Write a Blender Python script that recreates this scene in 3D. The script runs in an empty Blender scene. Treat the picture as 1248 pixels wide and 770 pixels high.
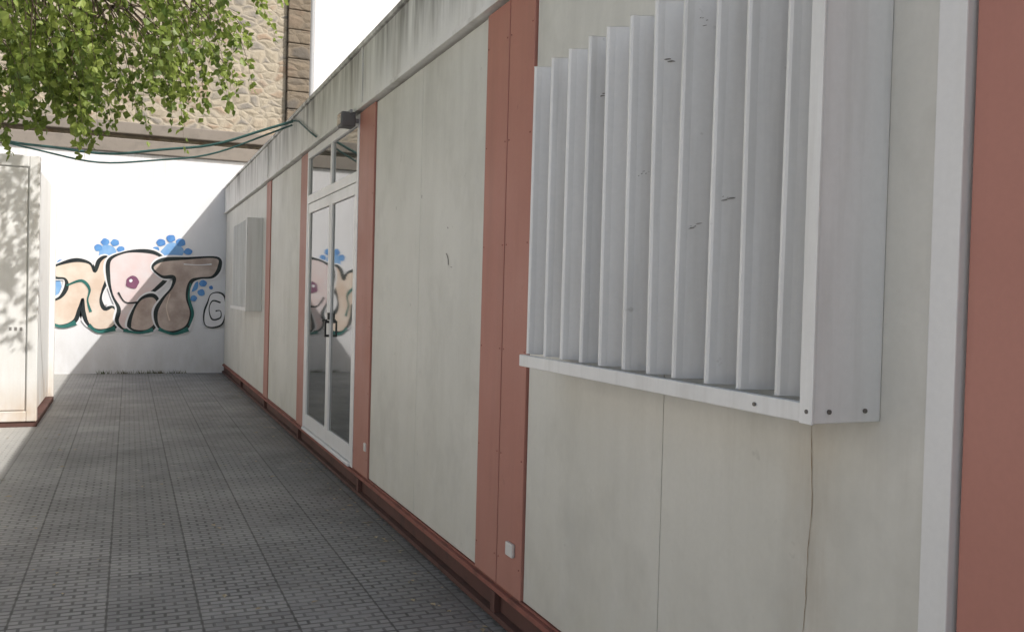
import bpy, math, random
import numpy as np
from mathutils import Matrix, Vector
random.seed(7); rng=np.random.default_rng(7)
S=bpy.context.scene
COL=S.collection

# ---------------------------------------------------------------- materials
class NT:
    def __init__(s,name):
        s.m=bpy.data.materials.new(name); s.m.use_nodes=True
        s.t=s.m.node_tree; s.n=s.t.nodes; s.l=s.t.links
        s.b=s.n['Principled BSDF']
        g=s.n.new('ShaderNodeNewGeometry'); s.pos=g.outputs['Position']
    def mp(s,scale=(1,1,1),loc=(0,0,0),rot=(0,0,0)):
        x=s.n.new('ShaderNodeMapping'); x.inputs['Scale'].default_value=scale
        x.inputs['Location'].default_value=loc; x.inputs['Rotation'].default_value=rot
        s.l.new(s.pos,x.inputs['Vector']); return x.outputs[0]
    def noise(s,scale=(1,1,1),sc=1.0,det=5,rough=.6,dist=0,loc=(0,0,0)):
        x=s.n.new('ShaderNodeTexNoise'); x.inputs['Scale'].default_value=sc
        x.inputs['Detail'].default_value=min(det,4); x.inputs['Roughness'].default_value=rough
        x.inputs['Distortion'].default_value=dist
        s.l.new(s.mp(scale,loc),x.inputs['Vector']); return x.outputs['Fac']
    def rng(s,v,a,b,c=0.0,d=1.0):
        x=s.n.new('ShaderNodeMapRange'); x.clamp=True
        for i,q in enumerate((a,b,c,d)): x.inputs[i+1].default_value=q
        s.l.new(v,x.inputs[0]); return x.outputs[0]
    def mix(s,f,a,b,mode='MIX'):
        x=s.n.new('ShaderNodeMix'); x.data_type='RGBA'; x.blend_type=mode
        for i,v in ((0,f),(6,a),(7,b)):
            if hasattr(v,'is_linked'): s.l.new(v,x.inputs[i])
            elif i==0: x.inputs[0].default_value=v
            else: x.inputs[i].default_value=(*v,1)
        return x.outputs[2]
    def math(s,op,a,b=0.0):
        x=s.n.new('ShaderNodeMath'); x.operation=op
        for i,v in ((0,a),(1,b)):
            if hasattr(v,'is_linked'): s.l.new(v,x.inputs[i])
            else: x.inputs[i].default_value=v
        return x.outputs[0]
    def xyz(s):
        x=s.n.new('ShaderNodeSeparateXYZ'); s.l.new(s.pos,x.inputs[0]); return x.outputs
    def bump(s,h,strength=.3,dist=.01,normal=None):
        x=s.n.new('ShaderNodeBump'); x.inputs['Strength'].default_value=strength
        x.inputs['Distance'].default_value=dist; s.l.new(h,x.inputs['Height'])
        if normal is not None: s.l.new(normal,x.inputs['Normal'])
        s.l.new(x.outputs[0],s.b.inputs['Normal']); return x.outputs[0]
    def out(s,c,rough=.6,spec=.4,metal=0.0):
        if hasattr(c,'is_linked'): s.l.new(c,s.b.inputs['Base Color'])
        else: s.b.inputs['Base Color'].default_value=(*c,1)
        if hasattr(rough,'is_linked'): s.l.new(rough,s.b.inputs['Roughness'])
        else: s.b.inputs['Roughness'].default_value=rough
        s.b.inputs['Specular IOR Level'].default_value=spec
        s.b.inputs['Metallic'].default_value=metal
        return s.m

def weathered(name,base,dirt,amount=.35,rough=.55,streak=(5,5,.35),low=None,spots=None,spec=.35,top=None,extra=None):
    t=NT(name)
    n1=t.rng(t.noise((1,1,1),1.3,4,.6),.35,.7)
    c=t.mix(t.math('MULTIPLY',n1,.35),base,tuple(x*.82 for x in base))
    st=t.rng(t.noise(streak,1.6,7,.62),.48,.78)
    c=t.mix(t.math('MULTIPLY',st,amount),c,dirt)
    fine=t.rng(t.noise((1,1,1),60,2,.6),.3,.8)
    c=t.mix(t.math('MULTIPLY',fine,.12),c,tuple(x*.6 for x in base))
    z=t.xyz()[2]
    if low:
        zc,col,am=low
        f=t.math('MULTIPLY',t.rng(z,0.15,zc,1,0),t.rng(t.noise((2,2,.8),2.0,6,.65),.3,.65,.2,1))
        c=t.mix(t.math('MULTIPLY',f,am),c,col)
    if top:
        z0,z1,col,am=top[:4]; ts=top[4] if len(top)>4 else 9
        f=t.math('MULTIPLY',t.rng(z,z0,z1,0,1),t.rng(t.noise((ts,ts,.5),1.5,7,.7),.38,.64,0,1))
        f=t.math('MULTIPLY',f,t.rng(t.noise((1,.8,.2),1.1,3,.6,loc=(2,7,1)),.35,.62,.3,1))
        c=t.mix(t.math('MULTIPLY',f,am),c,col)
    if spots:
        sp=t.rng(t.noise((1,1,1),spots,3,.5,loc=(3,1,5)),.72,.80)
        c=t.mix(t.math('MULTIPLY',sp,.4),c,tuple(x*.5 for x in dirt))
    if extra: c=extra(t,c)
    t.bump(t.noise((1,1,1),18,3,.6),.12,.004)
    return t.out(c,t.rng(n1,0,1,rough-.06,rough+.12),spec)

def stain(y0,w,zt):
    def f(t,c):
        o=t.xyz()
        yy=t.math('ADD',o[1],t.rng(t.noise((0.2,0.2,3),2,3,.6),0,1,-.05,.05))
        d=t.math('ABSOLUTE',t.math('SUBTRACT',yy,y0))
        g=t.rng(d,0,w,1,0); g=t.math('MULTIPLY',g,t.rng(o[2],zt,zt+.02,1,0))
        g=t.math('MULTIPLY',g,t.rng(t.noise((8,8,1.2),2,5,.7),.3,.7,.15,.9))
        c=t.mix(t.math('MULTIPLY',g,.5),c,(.36,.28,.18))
        # soft grey smudges where hands and bags rub the panels
        s=t.rng(t.noise((1,1,.8),1.7,4,.72,loc=(1,3,9)),.50,.72)
        c=t.mix(t.math('MULTIPLY',s,.40),c,(.37,.365,.33))
        r=t.math('MULTIPLY',t.rng(o[2],.5,1.23,0,1),t.rng(o[2],1.23,1.24,1,0))
        r=t.math('MULTIPLY',r,t.rng(t.noise((9,9,.5),1.5,4,.7,loc=(4,0,0)),.5,.75,0,1))
        return t.mix(t.math('MULTIPLY',r,.18),c,(.34,.32,.26))
    return f
M={}
M['panel']=weathered('cream_panel',(.625,.62,.575),(.46,.455,.41),.34,.5,(2.2,2.2,.35),low=(1.2,(.50,.48,.40),.5),spots=12,top=(1.9,2.87,(.39,.385,.35),.4,5),extra=stain(1.80,.13,1.22))
M['trim']=weathered('white_trim',(.70,.70,.69),(.5,.49,.45),.3,.45)
M['louver']=weathered('louver_white_metal',(.75,.755,.75),(.44,.43,.40),.5,.38,(7,7,.5),low=(1.7,(.48,.47,.43),.45),spots=22,spec=.5)
M['red']=weathered('terracotta_red_paint',(.42,.19,.15),(.31,.14,.11),.5,.5,(6,6,.4),low=(.9,(.38,.21,.165),.6),spots=14,top=(2.0,2.87,(.26,.14,.115),.5))
M['rust']=weathered('rusty_steel',(.27,.105,.08),(.10,.055,.045),.85,.75,(4,4,4))
M['rustdark']=weathered('dark_rusty_steel',(.11,.055,.045),(.04,.03,.025),.8,.8,(4,4,4))
M['darkgap']=weathered('dark_gap',(.05,.047,.043),(.03,.03,.03),.3,.9)
M['fascia']=weathered('stained_fascia_metal',(.74,.735,.71),(.38,.36,.32),.65,.6,(3,3,.45),top=(2.93,3.28,(.06,.056,.048),1.0,4.2),spots=12)
M['roof']=weathered('roof_sheet',(.35,.34,.32),(.2,.19,.17),.5,.7)
M['wallwhite']=weathered('white_plaster_wall',(.72,.73,.755),(.55,.545,.54),.3,.85,(1.6,1.6,.5),low=(.9,(.48,.47,.45),.6),spots=2.2,top=(2.9,3.84,(.48,.46,.44),.55))
M['facade']=weathered('white_facade',(.82,.82,.84),(.7,.7,.7),.1,.85,(1,1,.3))
M['coping']=weathered('grey_brown_coping',(.225,.20,.175),(.13,.12,.105),.6,.85,(3,3,3))
M['container']=weathered('container_white_paint',(.72,.72,.705),(.50,.46,.40),.4,.5,low=(.5,(.5,.35,.22),.6),spots=10)
M['alu']=weathered('white_aluminium',(.74,.74,.74),(.5,.48,.45),.25,.35,spec=.5)
M['black']=NT('black_plastic').out((.015,.015,.016),.35)
M['darkgrey']=NT('dark_grey_metal').out((.10,.10,.10),.45)
M['greymetal']=NT('grey_metal').out((.32,.33,.34),.4,.5,.3)
M['cable']=NT('teal_cable_sheath').out((.045,.11,.105),.5)
M['bolt']=NT('dark_bolt').out((.12,.11,.10),.5)
M['mark']=NT('dirt_mark').out((.22,.21,.20),.8)
M['socket']=NT('white_plastic').out((.62,.61,.58),.4)

def glass():
    t=NT('reflective_glass')
    c=t.mix(t.rng(t.noise((1,1,1),2,4,.6),.4,.7),(.035,.045,.045),(.07,.08,.08))
    t.bump(t.noise((1,1,.6),1.2,2,.5),.05,.01)
    t.out(c,.03,.9); t.b.inputs['IOR'].default_value=2.6
    return t.m
M['glass']=glass()

def pavement():
    t=NT('patterned_paving_tile')
    def brick(sc,w,h,mortar,off=0.0,smooth=.3,sq=1,fr=2,rot=0):
        x=t.n.new('ShaderNodeTexBrick'); x.offset=off; x.squash=sq; x.offset_frequency=fr
        x.inputs['Scale'].default_value=sc; x.inputs['Brick Width'].default_value=w
        x.inputs['Row Height'].default_value=h; x.inputs['Mortar Size'].default_value=mortar
        x.inputs['Mortar Smooth'].default_value=smooth
        x.inputs['Color1'].default_value=(0,0,0,1); x.inputs['Color2'].default_value=(1,1,1,1)
        x.inputs['Mortar'].default_value=(.5,.5,.5,1)
        t.l.new(t.mp((1,1,1),(.07,.11,0),(0,0,rot)),x.inputs['Vector']); return x
    A=brick(1,.40,.40,.005)
    B=brick(1,.10,.05,.010,.5,.6)
    tone=t.rng(A.outputs['Color'],0,1)
    c=t.mix(tone,(.225,.225,.222),(.33,.328,.32))
    big=t.rng(t.noise((1,.6,1),.9,6,.65),.38,.66)
    c=t.mix(t.math('MULTIPLY',big,.6),c,(.185,.183,.178))
    ton2=t.rng(B.outputs['Color'],0,1)
    c=t.mix(t.math('MULTIPLY',ton2,.35),c,(.38,.375,.36))
    c=t.mix(t.math('MULTIPLY',B.outputs['Fac'],t.rng(t.noise((1,1,1),3,4,.7,loc=(1,8,2)),.35,.65,.4,.95)),c,(.09,.089,.086))
    c=t.mix(t.math('MULTIPLY',A.outputs['Fac'],.75),c,(.08,.078,.075))
    sp=t.rng(t.noise((1,1,1),7,4,.6,loc=(4,2,0)),.62,.72)
    c=t.mix(t.math('MULTIPLY',sp,.55),c,(.44,.42,.385))
    sp=t.rng(t.noise((1,.7,1),2.4,5,.7,loc=(9,2,0)),.56,.70)
    c=t.mix(t.math('MULTIPLY',sp,.35),c,(.12,.118,.113))
    o=t.xyz()
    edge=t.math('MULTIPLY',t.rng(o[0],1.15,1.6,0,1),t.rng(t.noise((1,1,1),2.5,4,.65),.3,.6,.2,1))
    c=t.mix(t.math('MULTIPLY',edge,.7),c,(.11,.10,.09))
    bounce_dust=t.rng(o[0],-1.3,-.6,1,0)
    c=t.mix(t.math('MULTIPLY',bounce_dust,.75),c,(.52,.50,.46))  # dusty paving, paled on the sunlit side to bounce more light
    hh=t.math('SUBTRACT',1.0,t.math('MAXIMUM',A.outputs['Fac'],t.math('MULTIPLY',B.outputs['Fac'],.8)))
    hh=t.math('ADD',hh,t.math('MULTIPLY',t.noise((1,1,1),50,3,.6),.35))
    t.bump(hh,.6,.005)
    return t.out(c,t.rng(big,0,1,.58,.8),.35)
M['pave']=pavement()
t=NT('pale_gravel_ground'); M['ground']=t.out(t.mix(t.rng(t.noise((1,1,1),.6,7,.6),.3,.7),(.30,.285,.25),(.38,.36,.32)),.9)

def stone(name,cols,mortar,dark=1.0,scale=(4.6,4.6,7.6)):
    t=NT(name)
    dn=t.n.new('ShaderNodeTexNoise'); dn.inputs['Scale'].default_value=3.0; dn.inputs['Detail'].default_value=3
    t.l.new(t.pos,dn.inputs['Vector'])
    mx=t.n.new('ShaderNodeMix'); mx.data_type='VECTOR'; mx.inputs[0].default_value=.13
    t.l.new(t.pos,mx.inputs[4]); t.l.new(dn.outputs['Color'],mx.inputs[5])
    mp=t.n.new('ShaderNodeMapping'); mp.inputs['Scale'].default_value=scale; t.l.new(mx.outputs[1],mp.inputs[0])
    v=t.n.new('ShaderNodeTexVoronoi'); v.inputs['Scale'].default_value=1; t.l.new(mp.outputs[0],v.inputs['Vector'])
    e=t.n.new('ShaderNodeTexVoronoi'); e.feature='DISTANCE_TO_EDGE'; e.inputs['Scale'].default_value=1; t.l.new(mp.outputs[0],e.inputs['Vector'])
    s=t.n.new('ShaderNodeSeparateColor'); t.l.new(v.outputs['Color'],s.inputs[0])
    c=t.mix(t.rng(s.outputs[0],.0,1),cols[0],cols[1])
    c=t.mix(t.rng(s.outputs[1],.58,.70),c,cols[2])
    c=t.mix(t.rng(s.outputs[2],.70,.82),c,cols[3])
    c=t.mix(t.math('MULTIPLY',t.rng(t.noise((1,1,1),14,4,.6),.35,.7),.45),c,tuple(x*.5 for x in cols[0]))
    jo=t.rng(e.outputs['Distance'],.04,.18,1,0)
    c=t.mix(t.math('MULTIPLY',jo,.8),c,mortar)
    cover=t.rng(t.noise((1,1,1),2.2,4,.65,loc=(5,5,5)),.50,.66)
    c=t.mix(t.math('MULTIPLY',cover,.4),c,mortar)
    c=t.mix(t.math('MULTIPLY',t.rng(t.noise((1,1,.5),.5,5,.6),.4,.7),.3),c,tuple(x*.65 for x in mortar))
    hh=t.math('ADD',t.rng(e.outputs['Distance'],0,.25),t.math('MULTIPLY',t.noise((1,1,1),12,4,.6),.6))
    t.bump(hh,.55,.03)
    return t.out(c,.9,.2)
M['stone']=stone('rubble_stone',[(.33,.29,.225),(.42,.375,.30),(.23,.215,.195),(.33,.25,.185)],(.37,.33,.265))
M['quoin']=stone('shaded_corner_stone',[(.18,.15,.115),(.24,.195,.145),(.13,.118,.105),(.21,.16,.12)],(.18,.15,.115),scale=(3.2,3.2,6.2))  # rubble colours darkened so the corner reads as standing in shade

def paint(name,c,c2=None):
    t=NT(name); c2=c2 or tuple(x*.75 for x in c)
    n=t.rng(t.noise((1,1,1),3.2,5,.6),.35,.65)
    return t.out(t.mix(n,c,c2),.6,.3)

# ---------------------------------------------------------------- mesh helpers
def link(o,parent=None):
    COL.objects.link(o)
    if parent: o.parent=parent
    return o
def empty(name,parent=None):
    return link(bpy.data.objects.new(name,None),parent)
def mesh(name,v,f,mat,parent=None,smooth=False):
    m=bpy.data.meshes.new(name); m.from_pydata([tuple(map(float,q)) for q in v],[],f); m.update()
    if isinstance(mat,(list,tuple)):
        for q in mat: m.materials.append(q)
    elif mat: m.materials.append(mat)
    if smooth:
        for p in m.polygons: p.use_smooth=True
    return link(bpy.data.objects.new(name,m),parent)
def boxvf(x0,x1,y0,y1,z0,z1):
    v=[(x0,y0,z0),(x1,y0,z0),(x1,y1,z0),(x0,y1,z0),(x0,y0,z1),(x1,y0,z1),(x1,y1,z1),(x0,y1,z1)]
    f=[(0,3,2,1),(4,5,6,7),(0,1,5,4),(1,2,6,5),(2,3,7,6),(3,0,4,7)]
    return v,f
def box(name,x0,x1,y0,y1,z0,z1,mat,parent=None,bev=.003):
    v,f=boxvf(x0,x1,y0,y1,z0,z1)
    o=mesh(name,v,f,M[mat] if isinstance(mat,str) else mat,parent)
    if bev:
        b=o.modifiers.new('bevel','BEVEL'); b.width=bev; b.segments=2
    return o
def boxes(name,lst,mat,parent=None,bev=.003):
    V=[];F=[]
    for b in lst:
        v,f=boxvf(*b); k=len(V); V+=v; F+=[tuple(i+k for i in q) for q in f]
    o=mesh(name,V,F,M[mat],parent)
    if bev:
        b=o.modifiers.new('bevel','BEVEL'); b.width=bev; b.segments=2
    return o
def disc_x(name,x,y,z,r,th,mat,parent,n=12):
    V=[];F=[]
    for s in (0,1):
        for i in range(n):
            a=2*math.pi*i/n; V.append((x-(th if s else 0),y+r*math.cos(a),z+r*math.sin(a)))
    F.append(tuple(range(n,2*n))); F.append(tuple(reversed(range(n))))
    for i in range(n): F.append((i,(i+1)%n,n+(i+1)%n,n+i))
    return mesh(name,V,F,M[mat],parent)
def tube(name,pts,rad,mat,parent=None,n=8):
    pts=[Vector(p) for p in pts]; V=[];F=[]
    if not hasattr(rad,'__len__'): rad=[rad]*len(pts)
    for i,p in enumerate(pts):
        d=(pts[min(i+1,len(pts)-1)]-pts[max(i-1,0)]).normalized()
        u=d.cross(Vector((0.13,.21,1))).normalized() if abs(d.z)<.95 else d.cross(Vector((1,0,0))).normalized()
        w=d.cross(u)
        for k in range(n):
            a=2*math.pi*k/n; V.append(p+(u*math.cos(a)+w*math.sin(a))*rad[i])
    for i in range(len(pts)-1):
        for k in range(n):
            F.append((i*n+k,i*n+(k+1)%n,(i+1)*n+(k+1)%n,(i+1)*n+k))
    F.append(tuple(range(n))); F.append(tuple(range((len(pts)-1)*n,len(pts)*n)))
    if name is None: return V,F
    return mesh(name,V,F,M[mat] if isinstance(mat,str) else mat,parent,True)

# ---------------------------------------------------------------- ground
mesh('ground',[(-300,-300,-.02),(300,-300,-.02),(300,300,-.02),(-300,300,-.02)],[(0,1,2,3)],M['ground'])
mesh('pavement',[(-9,-6,0),(1.66,-6,0),(1.66,17.2,0),(-9,17.2,0)],[(0,1,2,3)],M['pave'])

# ---------------------------------------------------------------- prefab building
A=1.61; Y0=-4.0; Y1=17.16
B=empty('prefab_cabin_building')
box('core_body',A+.03,5.2,Y0,Y1,.02,3.20,'darkgap',B,0)
box('roof_deck',A+.05,5.3,Y0,Y1-.02,3.21,3.34,'roof',B,0)
panels=[(-3.9,-1.6),(-1.55,.55),(1.443,2.508),(2.512,3.585),(4.165,5.2475),(5.2525,6.345),(9.37,11.48),(11.86,14.256),(14.264,17.15)]
boxes('wall_panels',[(A,A+.029,a,b,.175,2.868) for a,b in panels],'panel',B,.002)
red=[(-1.6,-1.55),(.56,1.355),(3.595,3.872),(3.882,4.158),(6.36,6.82),(8.99,9.36),(11.49,11.85)]
boxes('red_posts',[(A-.012,A+.028,a,b,.172,2.872) for a,b in red],'red',B,.003)
box('white_corner_trim',A-.03,A+.02,1.365,1.437,.16,2.871,'trim',B)
boxes('base_channel',[(A-.025,A+.02,Y0,Y1,.135,.158)],'rust',B,.002)
boxes('base_channel_web',[(A+.005,A+.026,Y0,Y1,.04,.134),(A-.03,A+.02,Y0,Y1,.012,.038)],'rustdark',B,.002)
box('base_seal',A-.006,A+.024,Y0,Y1,.160,.171,'rust',B,0)
boxes('channel_lugs',[(A-.028,A+.004,y,y+.05,.0385,.1345) for y in (1.1,3.85,6.56,9.15,11.6,14.2)],'rustdark',B,.002)
rv=[]
for yy in (3.615,3.852,3.90,4.138,6.385,6.795,9.01,9.34):
    for k in range(6): rv.append((A-.0145,A-.0121,yy-.003,yy+.003,.30+k*.48,.306+k*.48))
boxes('post_rivets',rv,'rust',B,0)
# fascia
fy=[Y0,1.95,6.70,11.65,Y1]
for i in range(4):
    boxes('fascia_panel',[(A-.03,A+.04,fy[i]+.004,fy[i+1]-.004,2.915,3.335)],'fascia',B,.004)
box('fascia_drip_edge',A-.045,A+.03,Y0,Y1,2.885,2.912,'fascia',B,.003)
box('fascia_coping',A-.05,A+.09,Y0,Y1,3.338,3.372,'fascia',B,.005)
boxes('fascia_joint_cover',[(A-.04,A-.031,y-.025,y+.025,2.915,3.335) for y in fy[1:4]],'fascia',B,.002)
# door
D=empty('double_glass_door',B)
dy0,dy1=6.83,8.98; mid=7.86
fx0,fx1=A-.015,A+.03
boxes('door_frame',[(fx0,fx1,dy0,dy0+.06,.165,2.87),(fx0,fx1,dy1-.06,dy1,.165,2.87),(fx0,fx1,dy0+.06,dy1-.06,2.80,2.87),
      (fx0,fx1,dy0+.06,dy1-.06,2.36,2.44),(fx0+.002,fx1,mid-.03,mid+.03,2.44,2.80),(fx0-.02,fx1,dy0+.06,dy1-.06,.165,.19)],'alu',D,.004)
lv=[]
for a,b in ((dy0+.064,mid-.003),(mid+.003,dy1-.064)):
    lv+=[(fx0+.004,fx1-.006,a,a+.06,.195,2.355),(fx0+.004,fx1-.006,b-.06,b,.195,2.355),
         (fx0+.004,fx1-.006,a+.06,b-.06,2.265,2.355),(fx0+.004,fx1-.006,a+.06,b-.06,.195,.315)]
boxes('door_leaf_frames',lv,'alu',D,.004)
boxes('door_glass',[(A+.005,A+.011,a+.055,b-.055,.31,2.27) for a,b in ((dy0+.064,mid-.003),(mid+.003,dy1-.064))]+
      [(A+.005,A+.011,dy0+.055,mid-.025,2.435,2.805),(A+.005,A+.011,mid+.025,dy1-.055,2.435,2.805)],'glass',D,0)
boxes('door_handle',[(A-.050,A-.036,mid-.055,mid-.035,1.12,1.26),(A-.036,A-.010,mid-.055,mid-.035,1.24,1.26),(A-.036,A-.010,mid-.055,mid-.035,1.12,1.14),
      (A-.025,A-.011,mid-.07,mid-.02,1.27,1.33),(A-.045,A-.011,mid+.03,mid+.05,1.25,1.27),(A-.055,A-.045,mid+.03,mid+.11,1.25,1.27)],'black',D,.002)

# louvred sun-screen boxes
def louver(y0,y1,z0,z1,n,marks=()):
    L=empty('louvered_window',B); X=A-.20
    boxes('frame_bottom_rail',[(X,X+.022,y0+.026,y1-.0,z0,z0+.045)],'louver',L,.003)
    boxes('frame_bottom_tray',[(X+.023,A-.001,y0+.026,y1-.026,z0+.004,z0+.010)],'louver',L,0)
    boxes('frame_end_board',[(X+.004,A-.001,y0,y0+.022,z0,z1+.01)],'louver',L,.003)
    boxes('frame_end_lip',[(X-.004,X+.003,y0-.002,y0+.040,z0-.002,z1+.012)],'louver',L,.002)
    boxes('frame_far_board',[(X+.06,A-.001,y1-.022,y1,z0+.046,z1)],'louver',L,.003)
    boxes('frame_top_board',[(X+.12,A-.001,y0+.026,y1-.026,z1-.012,z1-.002)],'louver',L,.002)
    V=[];F=[];MV=[];MF=[]
    sp=(y1-y0-.03)/n
    for i in range(n):
        yy=y0+.03+sp*(i+1)-.012+random.uniform(-.007,.007)
        w=.145; ang=math.radians(-21+random.uniform(-6,6)); th=.011
        dx,dy=math.cos(ang),math.sin(ang); nx,ny=-dy,dx
        prof=[(0,.003),(.002,-th*.7),(.010,-th*.95),(.03,-th*.75),(w*.6,-th*.75),(w,-th*.4),(w,th*.4),(w*.6,th*.7),(.03,th*.6),(.004,th*.5)]
        k=len(V); m=len(prof)
        zb=z0+.048; zt=z1+.012+random.uniform(-.004,.004)
        lean=random.uniform(-.010,.010)
        for z,o in ((zb,0),(zt,lean)):
            for a,b in prof:
                V.append((X+.026+a*dx+b*nx,yy+a*dy+b*ny+o,z))
        F.append(tuple(k+j for j in range(m))); F.append(tuple(k+m+j for j in reversed(range(m))))
        for j in range(m): F.append((k+j,k+(j+1)%m,k+m+(j+1)%m,k+m+j))
        for (mi,aa,zz,ln,sp2) in marks:
            if mi!=i: continue
            for s in range(5):
                ca=aa+random.gauss(0,sp2); cz=zz+random.gauss(0,sp2*.8); r=ln*random.uniform(.3,1)
                b=-th*.75-.0025; kk=len(MV); lo_=lean*(cz-zb)/(zt-zb); q=7; el_=random.uniform(1.2,3.2)
                for u in range(q):
                    rr=r*random.uniform(.5,1.2); t_=u*2*math.pi/q
                    a2=ca+rr*math.cos(t_)*el_; z2=cz+rr*math.sin(t_)*.6+rr*math.cos(t_)*.5
                    MV.append((X+.026+a2*dx+b*nx,yy+a2*dy+b*ny+lo_,z2))
                MF.append(tuple(range(kk,kk+q)))
    o=mesh('vertical_slats',V,F,M['louver'],L)
    b=o.modifiers.new('bevel','BEVEL'); b.width=.0015; b.segments=1
    if MV: mesh('slat_scuffs',MV,MF,M['mark'],L)
    return L,X
L,X=louver(1.59,3.24,1.235,2.385,11,[(2,.045,1.78,.0045,.008),(3,.045,1.72,.0045,.008),(4,.05,2.22,.005,.005),(7,.05,2.2,.005,.005),(3,.05,2.3,.003,.008),(5,.06,1.9,.0025,.01)])
for yy,zz in ((1.79,1.257),(1.605,1.262)): disc_x('bolt',X-.003,yy,zz,.005,.003,'bolt',L)
for xx,zz in ((X+.045,1.262),(X+.15,1.262)):
    V=[]
    for s in (0,1):
        for i in range(10):
            a=i*math.pi/5; V.append((xx+.0055*math.cos(a),1.589-s*.004,zz+.0055*math.sin(a)))
    F=[tuple(range(10)),tuple(range(10,20))]+[(i,(i+1)%10,10+(i+1)%10,10+i) for i in range(10)]
    mesh('bolt_side',V,F,M['bolt'],L)
box('window_pane',A-.004,A-.0005,1.65,3.19,1.27,2.36,'darkgrey',L,0)
louver(12.25,14.2,1.235,2.45,12)

box('socket_box',A-.030,A-.013,3.66,3.735,.345,.405,'socket',B,.004)
box('socket_box_far',A-.022,A-.001,6.40,6.45,.36,.42,'socket',B,.004)
def mark(pts,w,x,parent,mat='mark'):
    V=[];F=[]
    for i,(y,z) in enumerate(pts):
        ww=w*random.uniform(.4,1.2); V+=[(x,y-ww,z),(x,y+ww,z)]
        if i: k=2*i; F.append((k-2,k-1,k+1,k))
    return mesh('surface_mark',V,F,M[mat],parent)
M['crackbrown']=NT('crack_brown').out((.24,.17,.10),.9)
pts=[];y=1.818
for i in range(60):
    z=1.22-i*.018; y+=random.uniform(-.003,.003); y=1.818+(y-1.818)*.93; pts.append((y,z))
mark(pts,.0012,A-.002,B,'crackbrown')
mark([(4.74,1.735),(4.72,1.72),(4.705,1.70),(4.70,1.67)],.012,A-.002,B)
mark([(4.66,1.66),(4.64,1.655)],.012,A-.002,B)
mark([(4.73,1.88),(4.72,1.87)],.009,A-.002,B)
mark([(5.22,2.1),(5.22,2.08)],.006,A-.002,B)

FL=empty('floodlight')
box('lamp_housing',A-.16,A-.05,6.79,6.93,2.76,2.87,'darkgrey',FL,.01)
box('lamp_glass',A-.166,A-.161,6.80,6.92,2.775,2.855,'glass',FL,0)
boxes('lamp_bracket',[(A-.055,A-.014,6.84,6.88,2.80,2.83),(A-.10,A-.08,6.775,6.945,2.86,2.885)],'greymetal',FL,.002)

def catenary(p,q,sag,n=28):
    p=Vector(p);q=Vector(q);o=[]
    for i in range(n+1):
        t=i/n; v=p.lerp(q,t); v.z-=sag*4*t*(1-t); v.z+=.012*math.sin(t*17); o.append(v)
    return o
tube('overhead_cable',catenary((1.57,9.75,3.30),(-1.2,10.9,3.02),.22),.014,'cable')
tube('overhead_cable',catenary((1.57,9.80,3.27),(-1.35,10.95,3.05),.33),.010,'cable')
tube('cable_drop',[(1.56,9.75,3.31),(1.555,9.3,3.22),(1.56,8.7,3.02),(1.562,8.4,2.93)],.008,'cable',B)

# ---------------------------------------------------------------- perimeter wall
W=empty('perimeter_wall')
YB=17.17
box('wall_body',-9,6,YB,YB+.25,-.01,3.84,'wallwhite',W,.01)
box('wall_coping',-9,6,YB-.06,YB+.32,3.842,4.08,'coping',W,.015)

# unseen white building on the left, added to bounce sunlight into the shade
OH=empty('added_bounce_building')
box('bounce_wall',-13,-8.6,-14,17.1,-.01,6.2,'facade',OH,.02)
box('bounce_wall_eave',-13.2,-8.4,-14.2,17.1,6.202,6.4,'coping',OH,.02)
boxes('bounce_wall_windows',[(-8.598,-8.57,y,y+1.2,z,z+1.4) for y in (-10,-6,-2,2,6,10,14) for z in (1.0,3.9)],'glass',OH,.0)

# ---------------------------------------------------------------- stone & white buildings behind
SB=empty('stone_house')
YS=18.7
box('stone_front',-14,2.86,YS,YS+6,-.01,11.5,'stone',SB,.03)
q=[];z=0;i=0
while z<11.4:
    hgt=random.uniform(.22,.4)
    q.append((2.862,3.30,YS-.10-random.uniform(0,.02),YS+6,z,min(z+hgt-.012,11.5))); z+=hgt; i+=1
boxes('corner_pier',q,'quoin',SB,.02)
box('stone_base_ledge',-14,2.85,YS-.22,YS-.002,4.38,4.60,'coping',SB,.02)
WB=empty('white_building')
box('facade',3.42,16,YS+.15,YS+9,-.01,13,'facade',WB,.02)
tube('downpipe',[(3.36,YS+.05,0),(3.36,YS+.05,13)],.045,'greymetal',WB,10)
boxes('cornice',[(3.42,16.2,YS-.1,YS+.148,12.6,13.0)],'facade',WB,.02)

# ---------------------------------------------------------------- white container at left
C=empty('storage_container')
cy=10.76; cx1=-.88; cx0=-6.9
box('container_body',cx0,cx1-.06,cy+.03,cy+2.4,.10,2.80,'container',C,.01)
boxes('container_frame',[(cx1-.10,cx1,cy,cy+.10,.06,2.86),(cx0,cx0+.1,cy,cy+.1,.06,2.86),(cx0+.1,cx1-.1,cy,cy+.1,2.74,2.86),(cx0+.1,cx1-.1,cy,cy+.1,.06,.17),
      (cx1-.10,cx1,cy+2.32,cy+2.42,.06,2.86)],'container',C,.01)
pl=[];x=cx1-.115
while x>cx0+.5:
    pl.append((x-.50,x-.0,cy+.012,cy+.028,.18,2.73)); x-=.515
boxes('door_panels',pl,'container',C,.006)
box('container_skid',cx0,cx1+.0,cy+.02,cy+2.4,0.0,.058,'rustdark',C,.004)
boxes('stencil_marks',[(cx1-.27+i*.05,cx1-.245+i*.05,cy+.008,cy+.011,1.02,1.055) for i in range(3)],'mark',C,0)

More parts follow.
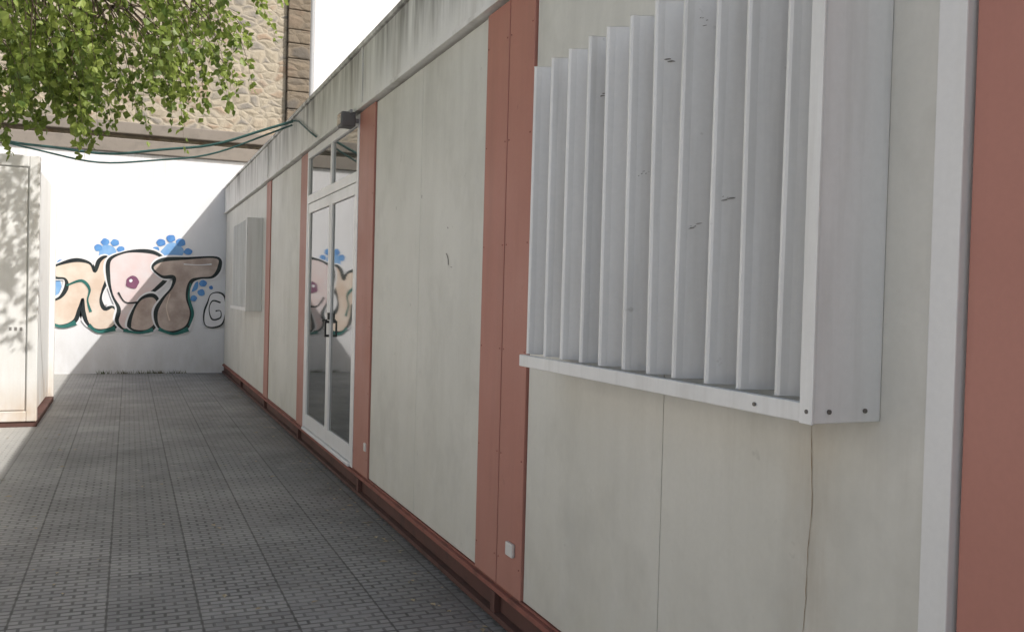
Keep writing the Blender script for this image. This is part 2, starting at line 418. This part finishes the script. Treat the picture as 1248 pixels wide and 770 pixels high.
# ---------------------------------------------------------------- graffiti
G=empty('graffiti')
def gp(u,v):
    du=u-52
    return (-1.33+.0124*du+4e-6*du*du, .92+(390-v)*(.0138+du*6e-6)+.0001*du)
def smooth(pts,n=6,closed=True):
    o=[];N=len(pts)
    for i in range(N if closed else N-1):
        p=[np.array(pts[(i+k)%N] if closed else pts[min(max(i+k,0),N-1)],float) for k in (-1,0,1,2)]
        for j in range(n):
            t=j/n
            o.append(.5*((2*p[1])+(-p[0]+p[2])*t+(2*p[0]-5*p[1]+4*p[2]-p[3])*t*t+(-p[0]+3*p[1]-3*p[2]+p[3])*t**3))
    if not closed:o.append(np.array(pts[-1],float))
    return o
from mathutils.geometry import tessellate_polygon
lay=[0]
def fillp(pts,mat,name='paint_fill',sm=True):
    lay[0]+=1
    P=smooth(pts) if sm else pts
    V=[(gp(*p)[0],YB-.001-.0006*lay[0],gp(*p)[1]) for p in P]
    F=[tuple(f) for f in tessellate_polygon([[Vector((a,c,0)) for a,b,c in V]])]
    return mesh(name,V,F,mat,G)
def stroke(pts,w,mat,closed=True,name='paint_outline',sm=True):
    lay[0]+=1
    P=[np.array(gp(*p)) for p in (smooth(pts,6,closed) if sm else pts)]
    N=len(P);V=[];F=[]
    for i in range(N):
        a=P[(i-1)%N] if closed else P[max(i-1,0)]; b=P[(i+1)%N] if closed else P[min(i+1,N-1)]
        d=b-a; d/=np.linalg.norm(d)+1e-9; n=np.array([-d[1],d[0]])*w*(.85+.3*math.sin(i*.35+len(pts)))
        for s in (1,-1): V.append((P[i][0]+s*n[0],YB-.001-.0006*lay[0],P[i][1]+s*n[1]))
    for i in range(N if closed else N-1):
        k=(i+1)%N; F.append((2*i,2*i+1,2*k+1,2*k))
    return mesh(name,V,F,mat,G)
g_black=paint('spray_black',(.012,.018,.022),(.03,.04,.04))
g_peach=paint('spray_peach',(.60,.48,.39),(.68,.60,.52))
g_pink=paint('spray_pink',(.66,.53,.52),(.66,.60,.60))
g_taupe=paint('spray_taupe',(.34,.27,.235),(.54,.45,.40))
g_blue=paint('spray_blue',(.07,.20,.50),(.14,.34,.64))
g_sky=paint('spray_lightblue',(.25,.43,.68),(.15,.33,.62))
g_purple=paint('spray_purple',(.16,.06,.12),(.22,.09,.15))
g_white=paint('spray_white',(.75,.75,.77),(.69,.69,.71))
g_green=paint('spray_darkgreen',(.015,.10,.09),(.04,.17,.15))
def circ(u,v,r,k=1.0,n=12):
    return [(u+r*math.cos(i*2*math.pi/n)*(1+.10*math.sin(i*2.3+u)),v+r*k*math.sin(i*2*math.pi/n)*(1+.08*math.sin(i*1.7+v))) for i in range(n)]
for u,v,r in ((62,349,13),(57,331,6),(73,321,5),(66,325,4),(50,343,4)): fillp(circ(u,v,r,.9),g_sky if r>6 else g_blue)
for u,v,r in ((129,308,11),(118,302,5),(126,295,5),(138,296,5),(145,304,4.5)): fillp(circ(u,v,r,.85),g_blue if r<7 else g_sky)
for u,v,r in ((208,307,13),(194,296,5.5),(206,291,5.5),(218,296,6),(227,307,5),(188,304,4)): fillp(circ(u,v,r,.8),g_blue if r<7 else g_sky)
for u,v,r in ((230,346,11),(242,336,4.5),(246,345,4.5),(244,356,4.5),(235,363,4),(256,350,2.5)): fillp(circ(u,v,r,.9),g_blue)
# 'M', 'R' with its eye, counter leg and 'T'
L1=[(60,328),(74,321),(92,317),(108,321),(114,331),(119,318),(128,313),(134,322),(130,340),(124,354),(122,366),(127,376),(137,374),(144,385),(138,399),(120,402),(107,395),(101,380),(100,364),(96,376),(91,391),(75,397),(56,393),(52,382),(60,369),(73,362),(80,350),(78,340),(66,338)]
L2p=[(131,318),(146,309),(166,306),(188,309),(203,322),(202,338),(190,351),(178,361),(170,379),(163,397),(151,401),(142,391),(144,376),(136,360),(131,340)]
L4=[(157,397),(162,377),(172,363),(186,360),(193,371),(191,391),(182,402),(168,403)]
L3=[(184,326),(196,317),(225,315),(262,314),(266,325),(258,337),(241,339),(231,344),(227,362),(232,381),(227,398),(210,404),(193,398),(189,380),(197,364),(208,350),(210,338),(196,337)]
for P,c in ((L1,g_peach),(L2p,g_pink),(L4,g_taupe),(L3,g_taupe)):
    stroke(P,.062,g_white); fillp(P,c); stroke(P,.031,g_black)
stroke([(80,348),(98,342),(108,352),(106,366),(110,380)],.022,g_green,False)
stroke([(54,391),(75,398),(92,393)],.042,g_green,False)
stroke([(108,396),(120,404),(140,400)],.040,g_green,False)
stroke([(150,402),(170,405),(186,401)],.034,g_green,False)
stroke([(193,400),(211,406),(229,400)],.040,g_green,False)
stroke([(231,345),(229,362),(234,381),(230,396)],.022,g_green,False)
fillp(circ(160,344,8,.95),g_purple); fillp(circ(158,342,2),g_white)
stroke([(143,356),(152,368),(168,368)],.018,g_black,False)
stroke([(222,322),(240,323),(256,322)],.012,g_white,False)
stroke([(206,358),(202,374),(206,390)],.012,g_peach,False)
dd=[(252,368),(256,358),(266,356),(273,362),(274,380),(270,394),(258,398),(249,394),(248,380)]
fillp(dd,g_white); stroke(dd,.014,g_black)
stroke([(268,368),(258,366),(254,376),(258,388),(268,386),(268,378),(262,378)],.013,g_black,False)

# ---------------------------------------------------------------- birch tree
def leafmat():
    t=NT('birch_leaf')
    at=t.n.new('ShaderNodeAttribute'); at.attribute_name='tone'; at.attribute_type='GEOMETRY'
    c=t.mix(at.outputs['Fac'],(.060,.105,.020),(.29,.36,.085))
    t.out(c,.45,.4)
    tr=t.n.new('ShaderNodeBsdfTranslucent'); t.l.new(t.mix(.5,c,(.36,.46,.09)),tr.inputs[0])
    ms=t.n.new('ShaderNodeMixShader'); ms.inputs[0].default_value=.42
    t.l.new(t.b.outputs[0],ms.inputs[1]); t.l.new(tr.outputs[0],ms.inputs[2])
    t.l.new(ms.outputs[0],t.n['Material Output'].inputs[0]); return t.m
M['leaf']=leafmat()
t=NT('birch_bark'); c=t.mix(t.rng(t.noise((2,2,14),1.5,5,.6),.52,.6),(.55,.53,.48),(.06,.05,.045))
t.bump(t.noise((2,2,10),3,4,.6),.4,.02); M['bark']=t.out(c,.8)
M['twig']=NT('twig_bark').out((.09,.065,.045),.8)
T=empty('birch_tree')
cen=np.array([-1.85,7.7,5.1]); rad=np.array([3.15,2.9,2.6])
trunk=[(-2.7,7.7,-.02),(-2.68,7.68,.8),(-2.6,7.66,1.9),(-2.5,7.7,3.1),(-2.35,7.72,4.6),(-2.25,7.7,6.0),(-2.2,7.7,7.3)]
tube('trunk',trunk,[.19,.15,.13,.11,.08,.05,.015],'bark',T,14)
V=[];F=[]
def addtube(pts,r,n=5):
    v,f=tube(None,pts,r,None,None,n); k=len(V); V.extend(v); F.extend([tuple(i+k for i in q) for q in f])
limb_pts=[]
for i in range(26):
    t0=random.uniform(.42,.95); k=t0*(len(trunk)-1); j=int(k); p=Vector(trunk[j]).lerp(Vector(trunk[j+1]),k-j)
    az=i*2.399+random.uniform(-.3,.3); ln=random.uniform(1.6,2.4)*(1.15-.5*t0)
    pts=[p]; d=Vector((math.cos(az),math.sin(az),.75))
    for s in range(7):
        d=(d+Vector((random.uniform(-.15,.15),random.uniform(-.15,.15),-.13))).normalized()
        p=p+d*ln/7*1.2; pts.append(p)
    addtube(pts,[.035*(1-s/7.6) for s in range(8)],6); limb_pts+=pts[2:]
for tgt in ((.0,7.2,3.95),(.5,7.6,4.3),(-.2,8.8,3.95),(.1,9.3,4.1),(-.6,6.8,3.85),(.8,7.9,4.5)):
    p=Vector((-2.45,7.7,3.6)); q=Vector(tgt); pts=[]
    for s in range(9):
        tt=s/8; v=p.lerp(q,tt); v.z+=.55*math.sin(math.pi*tt)+random.uniform(-.04,.04); v.y+=random.uniform(-.05,.05); pts.append(v)
    addtube(pts,[.022*(1-s/8.4) for s in range(9)],6); limb_pts+=pts[3:]
LP=np.array([tuple(p) for p in limb_pts])
starts=[]
while len(starts)<2000:
    q=rng.normal(size=3); q/=np.linalg.norm(q); rr=rng.random()**.38
    p=cen+q*rad*rr
    lump=math.sin(p[0]*2.9+1)*math.sin(p[1]*2.5+.5)*math.sin(p[2]*3.1)
    if p[0]<-1.9 and rng.random()<.6: continue
    if p[0]>-1.2 and p[2]<3.10: continue
    if p[0]>1.0 and rng.random()<.5: continue
    if rng.random()<.45+1.2*lump or rr<.35: starts.append(p)
for i in range(330):
    j=int(rng.integers(len(LP))); b=LP[j]
    if 3.2<b[2]<4.6 and b[0]>-1.9: starts.append(b+rng.normal(size=3)*np.array([.28,.28,.12]))
for i in range(90):
    starts.append(np.array([rng.uniform(-1.5,-.35),rng.uniform(6.8,8.8),rng.uniform(3.0,3.5)]))
nlong=len(starts)
# long pendulous birch twigs hanging below the skirt
for i in range(60):
    x=rng.choice([-.75,-.55,-.15,.15,.3,.45])+rng.normal()*.09
    starts.append(np.array([x,rng.uniform(7.0,8.6),3.45+max(0,x)*.55+rng.normal()*.08]))
LV=[];LF=[];tone=[]
def leaf(p,d,size,tn):
    d=d/np.linalg.norm(d); up=rng.normal(size=3); s=np.cross(d,up); s/=np.linalg.norm(s); nrm=np.cross(s,d)
    k=len(LV); w=size*.40
    LV.extend([p,p+d*size*.35+s*w-nrm*w*.2,p+d*size*.62+s*w*.72-nrm*w*.2,p+d*size,p+d*size*.62-s*w*.72-nrm*w*.2,p+d*size*.35-s*w-nrm*w*.2])
    LF.append((k,k+1,k+2,k+3)); LF.append((k,k+3,k+4,k+5)); tone.extend([tn]*6)
for ii,p in enumerate(starts):
    j=np.argmin(((LP-p)**2).sum(1)); near=((LP[j]-p)**2).sum()**.5
    outd=(p-cen)/rad; outd/=np.linalg.norm(outd)+1e-6
    long=ii>=nlong
    ln=rng.uniform(.45,.85) if long else rng.uniform(.25,.60); n=7; d=np.array([outd[0]*.8,outd[1]*.8,.15])*(.3 if long else 1)+rng.normal(size=3)*.25
    pts=[p.copy()]; q=p.copy()
    for s in range(n):
        d=d+np.array([0,0,-.33]); dn=d/np.linalg.norm(d); q=q+dn*ln/n; pts.append(q.copy())
    if p[0]>-1.6: addtube([Vector(a) for a in pts],[.0035*(1-s/9) for s in range(n+1)],3)
    if (near<1.0 and p[0]>-1.6 and rng.random()<.35) or long:
        m=(LP[j]+p)/2+np.array([0,0,.08]); addtube([Vector(LP[j]),Vector(m),Vector(p)],[.006,.005,.004],4)
    base=rng.uniform(.1,.9)
    for s in range(int(rng.integers(17,27))):
        tt=rng.random()**.8*n; a=int(min(tt,n-1)); w=tt-a
        pos=pts[a]*(1-w)+pts[a+1]*w+rng.normal(size=3)*.022
        dd=rng.normal(size=3)*.6+np.array([0,0,-.75])
        leaf(pos,dd,rng.uniform(.045,.074),min(1,max(0,base+rng.normal()*.25)))
mesh('branches',V,F,M['twig'],T)
lo=mesh('foliage',LV,LF,M['leaf'],T)
at=lo.data.attributes.new('tone','FLOAT','POINT'); at.data.foreach_set('value',np.array(tone,dtype=np.float32))

# ---------------------------------------------------------------- weeds & litter
M['weed']=paint('weed_green',(.07,.10,.03),(.14,.12,.05))
V=[];F=[]
for i in range(170):
    cxp=rng.choice([-.35,-.05,.25,.5,.8]); x=cxp+rng.normal()*.07; y=17.14-abs(rng.normal())*.03
    h=rng.uniform(.015,.085); a=rng.uniform(-.04,.04); b=rng.uniform(-.05,.01); k=len(V)
    V+= [(x-.005,y,0.001),(x+.005,y,0.001),(x+a,y+b,h)]; F.append((k,k+1,k+2))
mesh('weeds',V,F,M['weed'])
M['litter']=paint('dry_leaf',(.42,.36,.24),(.30,.23,.14))
V=[];F=[]
for i in range(330):
    if rng.random()<.5: x=1.56-abs(rng.normal())*.12; y=rng.uniform(2,17)
    else: x=rng.uniform(-2.0,1.5); y=rng.uniform(3,17)
    s=rng.uniform(.010,.028); a=rng.uniform(0,6.28); k=len(V)
    for (u,v,w) in ((-1,0,.1),(0,.5,.5),(1,0,.15),(0,-.5,.25)):
        V.append((x+s*(u*math.cos(a)-v*math.sin(a)),y+s*(u*math.sin(a)+v*math.cos(a)),.003+w*s*.5))
    F.append((k,k+1,k+2,k+3))
mesh('leaf_litter',V,F,M['litter'])

# ---------------------------------------------------------------- light
sd=Vector((1,-1.15,1.36)).normalized()
el=math.asin(sd.z); az=math.atan2(sd.x,sd.y)
w=bpy.data.worlds.new("World"); S.world=w; w.use_nodes=True
sk=w.node_tree.nodes.new('ShaderNodeTexSky'); sk.sky_type='NISHITA'; sk.sun_disc=False
sk.sun_elevation=el; sk.sun_rotation=az; sk.dust_density=4.5; sk.ozone_density=1.2; sk.air_density=1.4
bg=w.node_tree.nodes['Background']; bg.inputs[1].default_value=.145
w.node_tree.links.new(sk.outputs[0],bg.inputs[0])
ld=bpy.data.lights.new('sun','SUN'); ld.energy=5.0; ld.angle=math.radians(.5); ld.color=(1,.965,.92)
lo=link(bpy.data.objects.new('sun',ld)); lo.rotation_euler=sd.to_track_quat('Z','Y').to_euler()

# ---------------------------------------------------------------- camera
yaw,pit,roll=.4014,.0201,.0262
f=Vector((math.sin(yaw)*math.cos(pit),math.cos(yaw)*math.cos(pit),-math.sin(pit)))
r=Vector((math.cos(yaw),-math.sin(yaw),0)); d=f.cross(r)
r2=r*math.cos(roll)-d*math.sin(roll); d2=r*math.sin(roll)+d*math.cos(roll)
m=Matrix((( r2.x,-d2.x,-f.x,0),(r2.y,-d2.y,-f.y,0),(r2.z,-d2.z,-f.z,1.5),(0,0,0,1)))
cd=bpy.data.cameras.new('camera'); cd.sensor_width=36; cd.lens=1101.68/1248*36; cd.clip_end=1000; cd.clip_start=.05
co=link(bpy.data.objects.new('camera',cd)); co.matrix_world=m; S.camera=co
S.view_settings.view_transform='Standard'; S.view_settings.look='None'; S.view_settings.exposure=0
